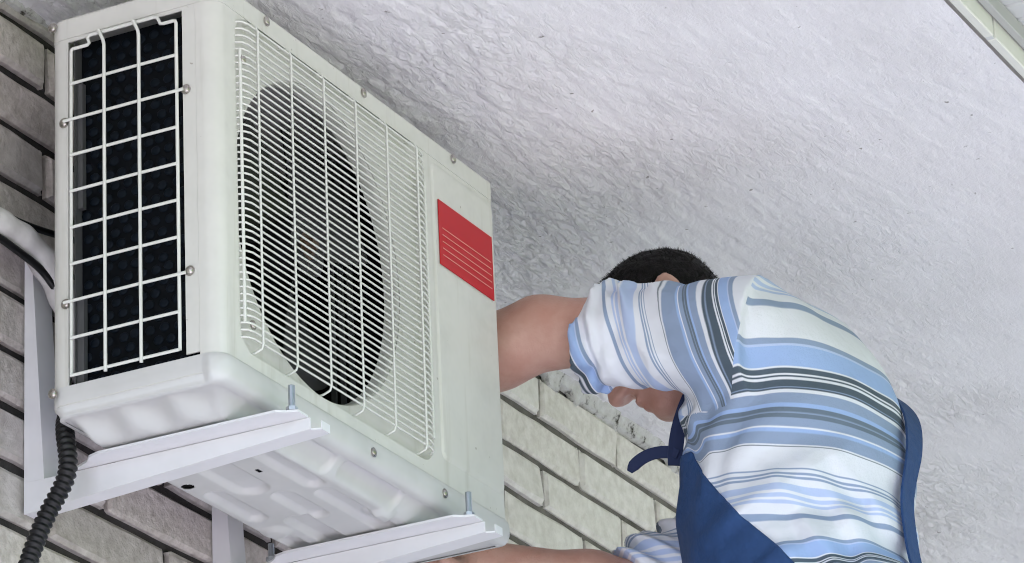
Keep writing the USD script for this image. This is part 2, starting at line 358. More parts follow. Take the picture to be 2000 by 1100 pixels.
def rrect(x0, x1, z0, z1, r, y0, y1, n=8):
    """rounded rectangle in the xz plane, extruded along y"""
    pl = sbox(x0+r, z0+r, x1-r, z1-r).buffer(r, quad_segs=n)
    m = m3.Manifold.extrude(m3.CrossSection([np.array(pl.exterior.coords)[:-1]], m3.FillRule.EvenOdd), y1-y0)
    return m.rotate((90, 0, 0)).translate((0, y1, 0))
ring = extr(plan(0).difference(plan(-.0215)), 0.0, H-.03)
ring_thin = extr(plan(0).difference(plan(-.002)), 0.0, H-.03)
front = ring ^ bx(-.1, W+.1, YF-.1, YF+.0295, -1, 1)
front = front + (ring_thin ^ bx(W-.1, W+.1, YF+.029, -.12, -1, 1))
# recess with sloped rim
R0, R1 = rrect(.045, .537, .040, .492, .032, YF-.01, YF-.0001), rrect(.052, .530, .047, .485, .030, YF+.012, YF+.0125)
rec = m3.Manifold.batch_hull([rrect(.045, .537, .040, .492, .032, YF-.01, YF-.009), rrect(.046, .536, .041, .491, .032, YF+.001, YF+.0015), R1])
FX, FZ, FR = .268, .262, .211
hole = m3.Manifold.cylinder(.2, FR, FR, 72).rotate((90, 0, 0)).translate((FX, YF+.1, FZ))
front = front - rec - hole
# right service panel stands proud with a bevelled edge
prd = m3.Manifold.batch_hull([rrect(.556, W-.005, .058, H-.036, .012, YF-.0002, YF+.002), rrect(.560, W-.008, .062, H-.040, .010, YF-.0022, YF-.0020)])
front = front+prd
obj('front_panel', front, 'cabinet_paint', ac, smooth=35)
# side panel with tall opening
side = (extr(plan(0).difference(plan(-.0022)), 0.0, H-.03) ^ bx(-.01, .02, YF+.0297, -G-.0, -1, 1)) - bx(-.05, .05, -.3065, -.140, .024, H-.035)
side = side - bx(-.05, .05, -.327, -.30, .0238, .028)
back = extr(plan(0).difference(plan(-.002)), 0.0, H-.03) ^ bx(.0203, W+.1, -.119, 0, -1, 1)
obj('side_panel', side, 'cabinet_paint', ac, smooth=35)
obj('back_panel', back - bx(.05, .5, -.2, 0, .03, .47), 'cabinet_paint', ac, smooth=35)
lid = m3.Manifold.batch_hull([extr(plan(.0007), H-.0298, H-.004), extr(plan(-.003), H-.003, H)])
lid = lid - extr(plan(-.0005), H-.04, H-.006)
obj('top_lid', lid, 'cabinet_paint', ac, smooth=35)
# base pan: rolled lip, pressed underside
prof = [(.024, .0004), (.020, .0036), (.012, .0052), (.002, .0050), (-.005, .0030), (-.010, -.001), (-.0125, -.006), (-.013, -.012)]
_c0 = np.array([(0, YF), (0, -G), (W, -G), (W, YF)])
_BEAR = np.sort(np.concatenate([np.linspace(-math.pi, math.pi, 97)[:-1]]+[math.atan2(y-(YF+D/2), (x-W/2)*D/W)+np.linspace(-.16, .16, 40) for x, y in _c0]))
_BEAR = (_BEAR+math.pi) % (2*math.pi)-math.pi; _BEAR.sort()
def ringpts(off, n=8):
    c = np.array(plan(off, n=n).exterior.coords)[:-1]
    ang = np.unwrap(np.arctan2(c[:, 1]-(YF+D/2), (c[:, 0]-W/2)*D/W))         # same 160 bearings on every ring
    ang, c = (ang, c) if ang[-1] > ang[0] else (ang[::-1], c[::-1])
    cc = np.vstack([c, c[:1]]); a_ = np.r_[ang, ang[0]+2*np.pi]
    tgt = ang[0]*0+_BEAR+np.ceil((ang[0]-_BEAR)/(2*np.pi))*2*np.pi
    return np.stack([np.interp(tgt, a_, cc[:, 0]), np.interp(tgt, a_, cc[:, 1])], 1)
rg = [ringpts(o) for _, o in prof]
k = len(rg[0]); V, F = [], []
flat_ = ringpts(-.0005)
for (z, o_), c in zip(prof, rg):
    wf = sstep(-c[:, 1], -YF-.028, -YF-.012)[:, None]      # the bead runs along the front only
    c = c*wf+ringpts(.0006 if z > 0 else {-.005: -.0045, -.010: -.0065}.get(z, o_))*(1-wf)
    V += [(x, y, z) for x, y in c]
for i in range(len(prof)-1):
    for j in range(k):
        a, b = i*k+j, i*k+(j+1) % k
        F += [(a, a+k, b+k), (a, b+k, b)]
lipm = trimesh.Trimesh(V, F, process=False); trimesh.repair.fix_normals(lipm)
xs3, ys3 = np.linspace(.0105, W-.0105, 300), np.linspace(YF+.0105, -G-.0105, 120)
X, Y = np.meshgrid(xs3, ys3)
def bar(x0, x1, yc, w, soft=.0045):
    dx = np.maximum(np.maximum(x0-X, X-x1), 0); d = np.hypot(dx, Y-yc)
    return 1-sstep(d, w-soft, w+soft)
ends = np.minimum(X-.0105, W-.0105-X)
sc = .009*np.sin((Y-YF)/.034*np.pi*1.0+.4)
ramp_x = sstep(ends+sc*(ends < .09), .004, .062)*sstep(W-.0105-X, .01, .17)
ramp_y = sstep(-G-.0105-Y, .0, .022)*sstep(Y-YF-.0105, .001, .035)
depth = .021*ramp_x*ramp_y
relief = 0*X
for (a, b, yc, w) in ((.15, .30, -.325, .011), (.15, .33, -.290, .012), (.34, .47, -.330, .010), (.37, .52, -.285, .012), (.21, .30, -.215, .022), (.35, .43, -.235, .014), (.44, .56, -.205, .016), (.13, .18, -.175, .016), (.30, .40, -.165, .012), (.50, .60, -.155, .012)):
    relief = np.maximum(relief, bar(a, b, yc, w))
relief *= sstep(ends, .05, .09)
Zb = -.0114-depth+.0075*relief
for (cx, cy, r) in ((.48, -.30, .025), (.46, -.16, .025), (.66, -.26, .025)):
    Zb -= .006*(1-sstep(np.hypot(X-cx, Y-cy), r*.4, r))
# cut the corners round like the plan
pan = grid_mesh(X, Y, Zb, flip=True)
cxy = pan.triangles_center
inside = np.ones(len(pan.faces), bool)
hole_c = np.array([.252, -.153]); slot_c = np.array([.252, -.256])
inside &= np.hypot(cxy[:, 0]-hole_c[0], cxy[:, 1]-hole_c[1]) > .0085
inside &= (np.abs(cxy[:, 0]-slot_c[0]) > .006) | (np.abs(cxy[:, 1]-slot_c[1]) > .003)
pan.update_faces(inside)
bp = obj('base_pan', cat(lipm, pan), 'pan_paint', ac, smooth=40)
obj('drain_hole', m3.Manifold.cylinder(.002, .011, .011, 20).translate((.252, -.153, -.030)), 'black_inside', bp)
obj('slot', bx(.244, .260, -.261, -.251, -.030, -.028), 'black_inside', bp)
# inner lining: black box and dark coil behind the side grille
obj('inner_lining', (extr(plan(-.0235).difference(plan(-.0245)), .002, H-.032) - bx(-.05, .05, -.3065, -.13, .02, H-.03) - hole) ^ bx(-1, 1, YF+.03, 1, -1, 1), 'black_inside', ac)
coil = cat(bx(.020, .026, -.332, -.1475, .004, H-.032), bx(.044, W-.20, -.150, -.142, .004, H-.032))
cl = obj('coil', coil, 'coil_dark', ac)
bumps = []
for i in range(9):
    for j in range(30):
        y, z = -.322+i*.0195+(.0097 if j % 2 else 0), .016+j*.0158
        if y > -.152: continue
        s = trimesh.creation.icosphere(1, 1.0); s.apply_scale((.0016+.0012*rng.random(), .0072, .0062)); s.apply_translation((.0198, y+rng.normal(0, .0012), z+rng.normal(0, .0012))); bumps.append(s)
obj('tube_bends', cat(*bumps), 'coil_tube', cl, smooth=True, kind='stuff')
obj('coil_plate', cat(bx(.006, .024, -.1465, -.1445, .005, H-.033), bx(.010, .018, -.1545, -.1470, .26, .43), bx(.008, .016, -.1570, -.1472, .01, .14)), 'fin_gray', ac)
# fan shroud, blades, hub
th = np.linspace(0, 2*np.pi, 73)
prof2 = [(FR+.003, YF+.0135), (FR-.001, YF+.0145), (FR-.003, YF+.019), (FR-.004, YF+.026), (FR-.004, YF+.034)]
V = np.array([[(FX+r*np.cos(t), y, FZ+r*np.sin(t)) for t in th] for r, y in prof2])
obj('fan_shroud', grid_mesh(V[..., 0], V[..., 1], V[..., 2]), 'cabinet_paint', ac, smooth=60)
fan = thing  # (kept for clarity)
fh = m3.Manifold.cylinder(.045, .048, .042, 40).rotate((90, 0, 0)).translate((FX, YF+.075, FZ))
fanp = obj('fan', cat(fh), 'fan_black', ac, smooth=40)
for kbl in range(3):
    a0 = kbl*2*np.pi/3+.5
    rr, aa = np.meshgrid(np.linspace(.040, .182, 10), np.linspace(-.5, .5, 14))
    ang = a0+aa*(1+.25*(rr/.18))+.35*rr/.18
    yb = YF+.056+.022*aa*1.6
    b1 = grid_mesh(FX+rr*np.cos(ang), yb, FZ+rr*np.sin(ang)); b2 = grid_mesh(FX+rr*np.cos(ang), yb+.002, FZ+rr*np.sin(ang), flip=True)
    obj('blade', cat(b1, b2), 'fan_black', fanp, smooth=True)
obj('hub_nut', cat(m3.Manifold.cylinder(.012, .011, .008, 12).rotate((90, 0, 0)).translate((FX, YF+.0295, FZ)), m3.Manifold.cylinder(.004, .020, .018, 24).rotate((90, 0, 0)).translate((FX, YF+.0335, FZ))), 'copper_hub', fanp)
for i, x in enumerate((.43, .455, .48)):  # vertical strips for the light coil fins seen through the fan opening
    obj('coil_fin_strip', bx(x, x+.004, YF+.085, YF+.092, .01, .46), 'fin_gray', ac)
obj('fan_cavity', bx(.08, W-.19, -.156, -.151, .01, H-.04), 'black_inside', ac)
obj('divider', bx(W-.20, W-.198, YF+.0245, -.12, .005, H-.035), 'black_inside', ac)
# front grille
gp = UsdGeom.Xform.Define(stage, ac+'/fan_grille').GetPath().pathString
nW = 46
for i in range(nW):
    z = .056+i*(.478-.056)/(nW-1)
    w = rng.normal(0, .0004)
    pth = [(.0465, YF+.010, z), (.0475, YF+.0, z), (.052, YF-.0065, z), (.062, YF-.0095, z+w), (.2, YF-.010, z), (.35, YF-.010, z+w), (.508, YF-.0095, z), (.522, YF-.006, z), (.5285, YF+.001, z), (.5295, YF+.011, z)]
    obj('wire', tube(pth, .0014, 6), 'wire_white', gp, smooth=60)
for i, x in enumerate((.0795, .162, .245, .328, .411, .494)):
    pth = [(x, YF+.010, .0445), (x, YF+.0, .0455), (x, YF-.0095, .049), (x, YF-.0118, .055), (x, YF-.0122, .27), (x, YF-.0128, .474), (x, YF-.0095, .482), (x, YF, .4875), (x, YF+.010, .4885)]
    obj('rib', tube(pth, .0015, 7), 'wire_white', gp, smooth=60)
for x in (.0492, .5272):
    obj('rib', tube([(x, YF-.0045, .075), (x, YF-.0045, .26), (x, YF-.0045, .44)], .0021, 7), 'wire_white', gp, smooth=60)
# side grille
sg = UsdGeom.Xform.Define(stage, ac+'/side_grille').GetPath().pathString
yl, yr = -.1465, -.3000
zs = np.linspace(.034, .473, 10)
xg = -.0035
fr = [(xg, yl, zs[0]), (xg, yl, zs[-1]-.004), (xg, yl-.001, zs[-1]-.001), (xg, yl-.003, zs[-1]), (xg, yl-.024, zs[-1]), (xg, yl-.027, zs[-1]+.002), (xg, yl-.0245, zs[-1]+.009), (xg, yl-.028, zs[-1]+.0125), (xg, yl-.10, zs[-1]+.0125), (xg, yl-.121, zs[-1]+.0125),
      (xg, yl-.127, zs[-1]+.010), (xg, yl-.131, zs[-1]+.001), (xg, yl-.136, zs[-1]), (xg, yr+.003, zs[-1]), (xg, yr+.001, zs[-1]-.001), (xg, yr, zs[-1]-.004), (xg, yr, zs[0])]
obj('frame_wire', tube(fr, .0023, 8), 'wire_white', sg, smooth=60)
for i, z in enumerate(zs[:-1]):
    a, b = yl, yr
    if i in (2, 7): a = yl+.010
    if i in (3, 8): pass
    if i in (2, 7): b = yr-.010
    obj('wire', tube([(xg-.0022, a, z), (xg-.0026, (a+b)/2+.02, z), (xg-.0026, (a+b)/2-.02, z), (xg-.0022, b, z)], .0021, 8), 'wire_white', sg, smooth=60)
for f_ in (.335, .665):
    y = yl+(yr-yl)*f_
    obj('wire', tube([(xg-.0048, y, zs[0]-.006), (xg-.0048, y, .2), (xg-.0048, y, zs[-1]-.008), (xg-.005, y+.001, zs[-1]-.002), (xg-.0055, y+.006, zs[-1]+.010), (xg-.005, y+.008, zs[-1]+.0135)], .0023, 8), 'wire_white', sg, smooth=60)
# badge
bd = obj('badge', bx(.567, .7225, YF-.0042, YF-.0029, .3365, .4315, .0004), 'red_badge', ac)
for i in range(5):
    z = .3945-.0098*i-.003
    obj('badge_line', bx(.575, .716, YF-.0049, YF-.0043, z-.0005, z+.0005), 'badge_line', bd)
# screws
def screw(c, axis, r=.0052):
    h = trimesh.creation.icosphere(2, 1.0); h.apply_scale((r, r, r*.62))
    w_ = trimesh.creation.cylinder(r*1.25, .0012, sections=20)
    m = cat(h, w_)
    m = trimesh.Trimesh(m.vertices, m.faces, process=False)
    Rm = trimesh.geometry.align_vectors([0, 0, 1], axis); m.apply_transform(Rm); m.apply_translation(c)
    return m
for (x, z, y) in ((.122, H-.012, YF-.0022), (.372, H-.011, YF-.0022), (.621, H-.010, YF-.0022), (.36, .004, YF-.0058), (.55, .006, YF-.0058), (.0545, .427, YF-.006), (.0655, .076, YF-.006)):
    obj('screw', screw((x, y, z), (0, -1, 0)), 'steel', ac, smooth=50)
for (y, z, x) in ((-.118, H-.010, -.0022), (-.121, .016, -.0058), (yl+.0125, zs[7]+.0, -.0012), (yl+.010, zs[2], -.0012), (yr-.0115, zs[7]+.001, -.0012), (yr-.0135, zs[2]+.003, -.0012)):
    obj('screw', screw((x, y, z), (-1, 0, 0)), 'steel', ac, smooth=50)

# ------------------------------------------------------------------ wall brackets
def bracket(xw, label, bolts):
    t = thing('wall_bracket', label, 'bracket', base=(xw, -.02, -.07), group='white steel brackets under the air conditioner')
    # arm: tapered web with a bottom flange, and the rest plate under the unit's feet
    yb, yt = -.004, -.412
    def taper(x0, x1, zt, h0, h1):
        return m3.Manifold.hull_points([(x, y, z) for x in (x0, x1) for (y, za, zb) in ((yb, zt, zt-h0), (yt, zt, zt-h1)) for z in (za, zb)])
    web = taper(xw, xw+.0022, -.0405, .041, .0145)
    fl = m3.Manifold.hull_points([(x, y, z) for x in (xw+.0023, xw+.029) for (y, z) in ((yb, -.0805), (yb, -.0783), (yt+.002, -.0553), (yt+.002, -.0531))]
                                 + [(xw+.010, yt-.0095, -.0545), (xw+.010, yt-.0095, -.0523), (xw+.029, yt-.0095, -.0545), (xw+.029, yt-.0095, -.0523)])
    tip = bx(xw+.010, xw+.029, yt-.0110, yt-.0092, -.0545, -.0435)
    obj('arm', web, 'bracket_paint', t)
    obj('arm_flange', cat(fl, tip), 'bracket_paint', t)
    pl = Polygon([(xw-.036, -.385), (xw-.036, -.135), (xw-.030, -.118), (xw-.018, -.108), (xw-.006, -.085), (xw+.001, -.075), (xw+.001, -.409), (xw-.022, -.409), (xw-.028, -.395)])
    obj('rest_plate', extr(pl, -.0395, -.0365), 'bracket_paint', t)
    # upright: tapered web and a flange on its outer edge
    web2 = m3.Manifold.hull_points([(x, y, z) for x in (xw, xw+.0022) for (y, z) in ((-.004, .262), (-.0155, .250), (-.004, -.0403), (-.0335, -.0403))])
    fl2 = m3.Manifold.hull_points([(x, y, z) for x in (xw+.0023, xw+.040) for (y, z) in ((-.013, .252), (-.0155, .250), (-.0335, -.040), (-.0315, -.040))])
    obj('upright', web2, 'bracket_paint', t)
    obj('upright_flange', fl2, 'bracket_paint', t)
    for (x, y, z0, z1) in bolts:
        zz = np.arange(z0, z1, .00045)
        th_ = tube([(x, y, z) for z in zz], .0040+.00035*np.where(np.arange(len(zz)) % 3 == 0, 1, -1), 12)
        b_ = obj('bolt', th_, 'zinc', t)
        obj('nut', m3.Manifold.cylinder(.005, .0072, .0072, 6).translate((x, y, -.0362)), 'zinc', b_)
    return t
bracket(.108, 'white steel bracket under the grille end of the unit, crossed by the black corrugated hose', [(.088, -.399, -.036, -.003)])
bracket(.558, 'white steel bracket under the badge end of the unit, just above the worker\'s hand', [(.541, -.399, -.036, -.003), (.548, -.100, -.036, -.012)])

# ------------------------------------------------------------------ hose, pipe, cable
hs = spline([(.20, -.070, .07), (.12, -.072, .045), (.072, -.088, .008), (.057, -.100, -.028), (.053, -.104, -.06), (.040, -.088, -.11), (.018, -.072, -.18), (-.012, -.065, -.27), (-.06, -.06, -.42)], 420)
rr = .0108+.0014*np.sign(np.sin(np.arange(420)*2*np.pi/6))*np.abs(np.sin(np.arange(420)*2*np.pi/6))**.5
t = thing('corrugated_hose', 'black corrugated plastic hose hanging down past the left bracket', 'hose', base=(.0, -.06, -.42))
obj('hose', tube(hs, rr, 16), 'black_rubber', t, smooth=50)
t = thing('insulated_pipe', 'thick white wrapped pipe curving behind the unit on the left', 'pipe', base=(0, -.03, .27))
ip = spline([(-.30, -.026, .225), (-.15, -.030, .255), (-.03, -.036, .262), (.04, -.040, .260), (.085, -.045, .243), (.115, -.055, .205), (.14, -.075, .12), (.16, -.085, .04)], 90)
obj('pipe', tube(ip, .0185+.0012*np.sin(np.arange(90)*.9), 16), 'pipe_white', t, smooth=True)
t = thing('black_cable', 'thin black cable running along the underside of the white pipe', 'cable', base=(0, -.03, .23))
obj('cable', tube(ip[:78]+np.array([.0, -.006, -.0245])+.002*np.sin(np.arange(78)*.35)[:, None]*[0, 0, 1], .0052, 10), 'black_rubber', t, smooth=True)
t = thing('black_cable', 'black cable lying on the bricks above the white pipe', 'cable', base=(0, -.02, .3))
obj('cable', tube(spline([(-.30, -.006, .335), (-.12, -.007, .322), (.0, -.010, .306), (.06, -.016, .298), (.12, -.03, .297), (.2, -.05, .30)], 50), .0045, 10), 'black_rubber', t, smooth=True)

# ------------------------------------------------------------------ the worker
def smin(a, b, k):
    h = np.maximum(k-np.abs(a-b), 0)/k
    return np.minimum(a, b)-h*h*k*.25
def cone(P, a, b, ra, rb):
    a, b = np.asarray(a, np.float32), np.asarray(b, np.float32); ab = b-a
    t = np.clip(((P-a)@ab)/(ab@ab), 0, 1)
    return np.linalg.norm(P-a-t[..., None]*ab, axis=-1)-(ra+(rb-ra)*t)
def ell(P, c, r, B=None):
    q = P-np.asarray(c, np.float32)
    if B is not None: q = q@np.asarray(B, np.float32).T
    r = np.asarray(r, np.float32)
    k0 = np.linalg.norm(q/r, axis=-1); k1 = np.linalg.norm(q/(r*r), axis=-1)
    return k0*(k0-1)/np.maximum(k1, 1e-6)
def surface_nets(fn, lo, hi, h):
    lo, hi = np.array(lo, float), np.array(hi, float)
    ax = [np.arange(lo[i], hi[i]+h, h, dtype=np.float32) for i in range(3)]
    P = np.stack(np.meshgrid(*ax, indexing='ij'), -1)
    n = P.shape[:3]
    m = 5                                             # coarse pass, then only the blocks near the surface
    ca = [np.arange(lo[i]+h*m/2, hi[i]+h*(m+1), h*m, dtype=np.float32) for i in range(3)]
    C = fn(np.stack(np.meshgrid(*ca, indexing='ij'), -1).reshape(-1, 3)).reshape([len(c) for c in ca])
    ii = [np.minimum(np.arange(n[i])//m, len(ca[i])-1) for i in range(3)]
    S = C[np.ix_(*ii)].astype(np.float32)
    near = np.abs(S) < h*m*1.9
    S[near] = fn(P[near])
    neg = S < 0
    cnt = np.zeros([k-1 for k in n], np.int8); acc = np.zeros([k-1 for k in n]+[3], np.float32); num = np.zeros([k-1 for k in n], np.float32)
    sl = lambda d: tuple(slice(d[i], n[i]-1+d[i]) for i in range(3))
    corners = [(a, b, c) for a in (0, 1) for b in (0, 1) for c in (0, 1)]
    for c in corners: cnt += neg[sl(c)]
    act = (cnt > 0) & (cnt < 8)
    idx = np.argwhere(act)
    for c in corners:
        for axn in range(3):
            if c[axn]: continue
            e = list(c); e[axn] = 1
            s0, s1 = S[tuple((idx+c).T)], S[tuple((idx+e).T)]
            cr_ = (s0 < 0) != (s1 < 0)
            t = np.where(cr_, s0/np.where(cr_, s0-s1, 1), 0)
            pt = np.repeat(np.array(c, np.float32)[None], len(idx), 0); pt[:, axn] += t
            if axn == 0 and c == (0, 0, 0): A = np.zeros((len(idx), 3)); Nn = np.zeros(len(idx))
            A += pt*cr_[:, None]; Nn += cr_
    Vv = lo+h*(idx+A/Nn[:, None])
    vid = -np.ones(act.shape, np.int64); vid[tuple(idx.T)] = np.arange(len(idx))
    Fs = []
    for axn in range(3):
        o1, o2 = (axn+1) % 3, (axn+2) % 3
        a = [slice(1, n[i]-1) for i in range(3)]; a[axn] = slice(0, n[axn]-1)
        b = list(a); b[axn] = slice(1, n[axn])
        sa, sb = neg[tuple(a)], neg[tuple(b)]
        loc = np.argwhere(sa != sb)
        base = loc+1; base[:, axn] -= 1
        flip = sa[tuple(loc.T)]
        e1, e2 = np.eye(3, dtype=int)[o1], np.eye(3, dtype=int)[o2]
        q = [vid[tuple((base-d).T)] for d in (e1+e2, e2, 0*e1, e1)]
        Q = np.stack(q, 1); Q[~flip] = Q[~flip][:, ::-1]
        Fs.append(Q)
    Q = np.vstack(Fs); Q = Q[(Q >= 0).all(1)]
    return trimesh.Trimesh(Vv, np.vstack([Q[:, [0, 1, 2]], Q[:, [0, 2, 3]]]), process=False)

def relax(mesh, k):
    from scipy.sparse import coo_matrix, diags
    v, f = np.array(mesh.vertices), np.array(mesh.faces)
    i = np.r_[f[:, 0], f[:, 1], f[:, 2]]; j = np.r_[f[:, 1], f[:, 2], f[:, 0]]
    A = coo_matrix((np.ones(2*len(i)), (np.r_[i, j], np.r_[j, i])), shape=(len(v), len(v))).tocsr()
    A.data[:] = 1; A = diags(1/np.maximum(np.asarray(A.sum(1)).ravel(), 1))@A
    for _ in range(k):
        v = v+.5*(A@v-v); v = v-.52*(A@v-v)
    mesh.vertices = v
V3 = lambda *a: np.array(a, float)
LS, EL, WL = V3(.870, -.655, .272), V3(.845, -.365, .330), V3(.800, -.165, .262)
RS, ER, WR = V3(1.205, -.640, .225), V3(1.050, -.405, -.012), V3(.868, -.224, .032)
C7 = V3(1.045, -.600, .305)
CH, BE, PE = V3(1.040, -.660, .185), V3(1.035, -.650, .0), V3(1.030, -.700, -.20)
HP, KN, AN = -.30, -.72, -1.10
# head frame
HC = V3(1.045, -.448, .387)
yawf = math.radians(12); pit = math.radians(43)
Fh = V3(-math.sin(yawf), math.cos(yawf), 0)
fwd = math.cos(pit)*Fh-V3(0, 0, math.sin(pit)); up = math.sin(pit)*Fh+V3(0, 0, math.cos(pit)); left = np.cross(up, fwd)
HB = np.stack([fwd, left, up])                      # rows: head axes
def hp(f, l, u): return HC+f*fwd+l*left+u*up
def tilt_basis(a):
    """body axes for a torso leaning forward by a: lateral, depth, along"""
    return np.array([[1, 0, 0], [0, math.cos(a), -math.sin(a)], [0, math.sin(a), math.cos(a)]])
def torso(P, o=0.0):
    d = ell(P, CH, (.172+o, .124+o, .155+o), tilt_basis(.30))
    d = smin(d, ell(P, BE, (.170+o, .130+o, .19+o), tilt_basis(.10)), .09)
    d = smin(d, ell(P, PE, (.172+o, .135+o, .16+o)), .09)
    d = smin(d, cone(P, LS+V3(.045, -.005, -.005), C7+V3(0, -.03, -.06), .066+o, .085+o), .06)
    d = smin(d, cone(P, RS+V3(-.045, -.005, -.005), C7+V3(0, -.03, -.06), .066+o, .085+o), .06)
    return d
def hand(P, w, tipdir, palmn, thumb_side):
    """palm with five separate curled fingers; w wrist, tipdir along the hand, palmn out of the palm, thumb_side across"""
    c = w+.045*tipdir
    B = np.stack([tipdir, thumb_side, palmn])
    d = ell(P, c, (.052, .042, .016), B)
    for k, (o, ln) in enumerate(((.030, .070), (.010, .078), (-.010, .073), (-.029, .058))):
        a = w+.078*tipdir+o*thumb_side; r0 = .0088
        ds = tipdir
        for s_, seg in enumerate((.45, .32, .23)):
            bend = math.radians((25, 40, 35)[s_])
            ds = ds*math.cos(bend)+palmn*math.sin(bend); ds = ds/np.linalg.norm(ds)
            b = a+ds*ln*seg
            d = smin(d, cone(P, a, b, r0, r0*.92), .006); a, r0 = b, r0*.92
    a = w+.018*tipdir+.030*thumb_side+.006*palmn
    b = a+.040*(.55*tipdir+.75*thumb_side+.3*palmn); c2 = b+.032*(.85*tipdir+.15*thumb_side+.45*palmn)
    d = smin(d, cone(P, a, b, .0125, .0105), .012); d = smin(d, cone(P, b, c2, .0105, .008), .004)
    return d
def unit(v): v = np.asarray(v, float); return v/np.linalg.norm(v)
def body(P):
    d = torso(P)
    for s, S_, E_, W_ in ((0, LS, EL, WL), (1, RS, ER, WR)):
        f1 = E_+.30*(W_-E_)
        arm = smin(cone(P, S_, E_, .058, .0465), cone(P, E_, f1, .046, .0475), .03)
        arm = smin(arm, cone(P, f1, W_, .0475, .030), .03)
        if s == 0: hd = hand(P, W_, unit((-.15, .35, -.9)), unit((-.5, .75, .35)), unit((.8, .55, .1)))
        else:
            td = unit((-.80, .60, .02)); pn = unit((-.5, -.5, .6)); pn = unit(pn-td*(pn@td)); ts = np.cross(td, pn)
            hd = hand(P, W_, td, pn, -ts)
        d = smin(d, smin(arm, hd, .02), .03)
    # neck and head
    d = smin(d, cone(P, C7+V3(0, -.01, -.03), hp(-.035, 0, -.045), .062, .055), .035)
    q = ((P-HC.astype(np.float32))@HB.T.astype(np.float32))
    l, al = q[..., 1], np.abs(q[..., 1])
    qs = np.stack([q[..., 0], al, q[..., 2]], -1)
    h = ell(qs, (-.016, 0, .018), (.096, .076, .078))
    h = smin(h, ell(qs, (.038, 0, -.030), (.056, .060, .080)), .04)
    h = smin(h, cone(qs, (-.012, .056, -.062), (.066, .016, -.099), .016, .017), .03)
    h = smin(h, ell(qs, (.072, 0, -.098), (.020, .022, .016)), .02)
    h = smin(h, cone(qs, (.074, .034, .022), (.088, .010, .020), .011, .012), .02)
    h = np.maximum(h, -ell(qs, (.094, .033, .002), (.016, .019, .012)))
    h = smin(h, cone(qs, (.086, 0, .010), (.111, 0, -.034), .008, .0125), .014)
    h = smin(h, ell(qs, (.100, .0125, -.039), (.013, .008, .008)), .006)
    h = np.maximum(h, -ell(qs, (.106, .0075, -.049), (.005, .0038, .006)))
    h = smin(h, ell(qs, (.086, 0, -.064), (.015, .024, .0062)), .005)
    h = smin(h, ell(qs, (.085, 0, -.077), (.014, .020, .0068)), .005)
    er = np.array([[.94, 0, .34], [0, 1, 0], [-.34, 0, .94]])
    ear = np.maximum(ell(qs, (-.046, .079, -.016), (.019, .010, .031), er), -ell(qs, (-.042, .089, -.016), (.011, .008, .021), er))
    h = smin(h, ear, .006)
    d = smin(d, h, .03)
    for sx in (-1, 1):
        hipj = PE+V3(.088*sx, 0, -.10); kn = V3(1.03+.10*sx, -.665, KN); an = V3(1.03+.11*sx, -.72, AN)
        d = smin(d, cone(P, hipj, kn, .082, .055), .04); d = smin(d, cone(P, kn, an, .054, .036), .03)
        d = smin(d, cone(P, an+V3(0, -.02, -.06), an+V3(.01*sx, .14, -.075), .035, .03), .03)
    return d
SA = unit(EL-LS); SLEN = np.linalg.norm(EL-LS)
SAR = unit(ER-RS); SLENR = np.linalg.norm(ER-RS)
def sleeve(P, S_, A_, L_, o=0.0, seed=0):
    q = P-S_.astype(np.float32); t = q@A_.astype(np.float32)
    r = np.linalg.norm(q-t[..., None]*A_.astype(np.float32), axis=-1)
    z = q[..., 2]-t*A_[2]
    tt = t/L_
    # folds run round the arm, gathered towards the cuff; the cloth hangs lower underneath
    ang = np.arctan2(q[..., 0], z)
    dg = t*1.0-.42*z                                    # folds lean like the cloth hangs
    wz = meshkit.fbm(np.stack([ang*1.3+9, dg*16, 0*t+seed], -1), 2, 51)-.5
    fold = .0080*np.sin(dg*118+2.0*np.sin(ang*1.0+.6)+7*wz)*sstep(tt, .12, .5)*(.6+.4*np.cos(ang-.35))
    fold += .0045*np.sin(dg*235+3.1*np.sin(ang+1.2)+9*wz)*sstep(tt, .35, .65)*(.6+.4*np.cos(ang))
    fold += .0050*np.sin(ang*5+t*22+6*wz)*sstep(tt, .45, .8)
    rad = .080-.019*sstep(tt, -.1, .55)+.002*sstep(tt, .6, .85)+fold*1.75+.004*sstep(tt, .62, .75)+.012*sstep(-z, .01, .06)
    return (r-rad-o)*.75, t, tt
def trunk_cloth(P):
    d = torso(P, .016)
    # slack folds across the back and flank
    w1 = meshkit.fbm(np.stack([P[..., 0]*5+P[..., 1]*3, P[..., 1]*6, P[..., 2]*13+P[..., 1]*5], -1), 2, 21)-.5
    z = P[..., 2]
    low_ = 1-sstep(z, .08, .2)
    crease = np.sin(P[..., 1]*46+z*62)*sstep(-P[..., 1], .55, .66)
    d = d-.024*w1*(.35+.65*low_)-.0045*crease*low_
    front_fold = np.sin((z*1.0-P[..., 1]*.9)*95)*np.exp(-((P[..., 1]+.545)/.045)**2)*np.exp(-((z-.20)/.07)**2)
    # creases running down from the armpit and gathering above the waist
    y, x = P[..., 1], P[..., 0]
    wq = meshkit.fbm(np.stack([x*7, y*7, z*7], -1), 2, 61)-.5
    c1 = np.sin((z*.75+y*1.0)*88+9*wq)*np.exp(-((y+.60)/.07)**2)*np.exp(-((z-.14)/.10)**2)
    c2 = np.sin((z*.55-y*1.05)*120+10*wq)*sstep(-y, .66, .74)*(1-sstep(z, .03, .10))
    c3 = np.sin((z+y*.25)*150+8*wq)*(1-sstep(z, .0, .07))*np.exp(-((y+.66)/.08)**2)
    return d-.006*front_fold-.0050*c1-.0050*c2-.0032*c3
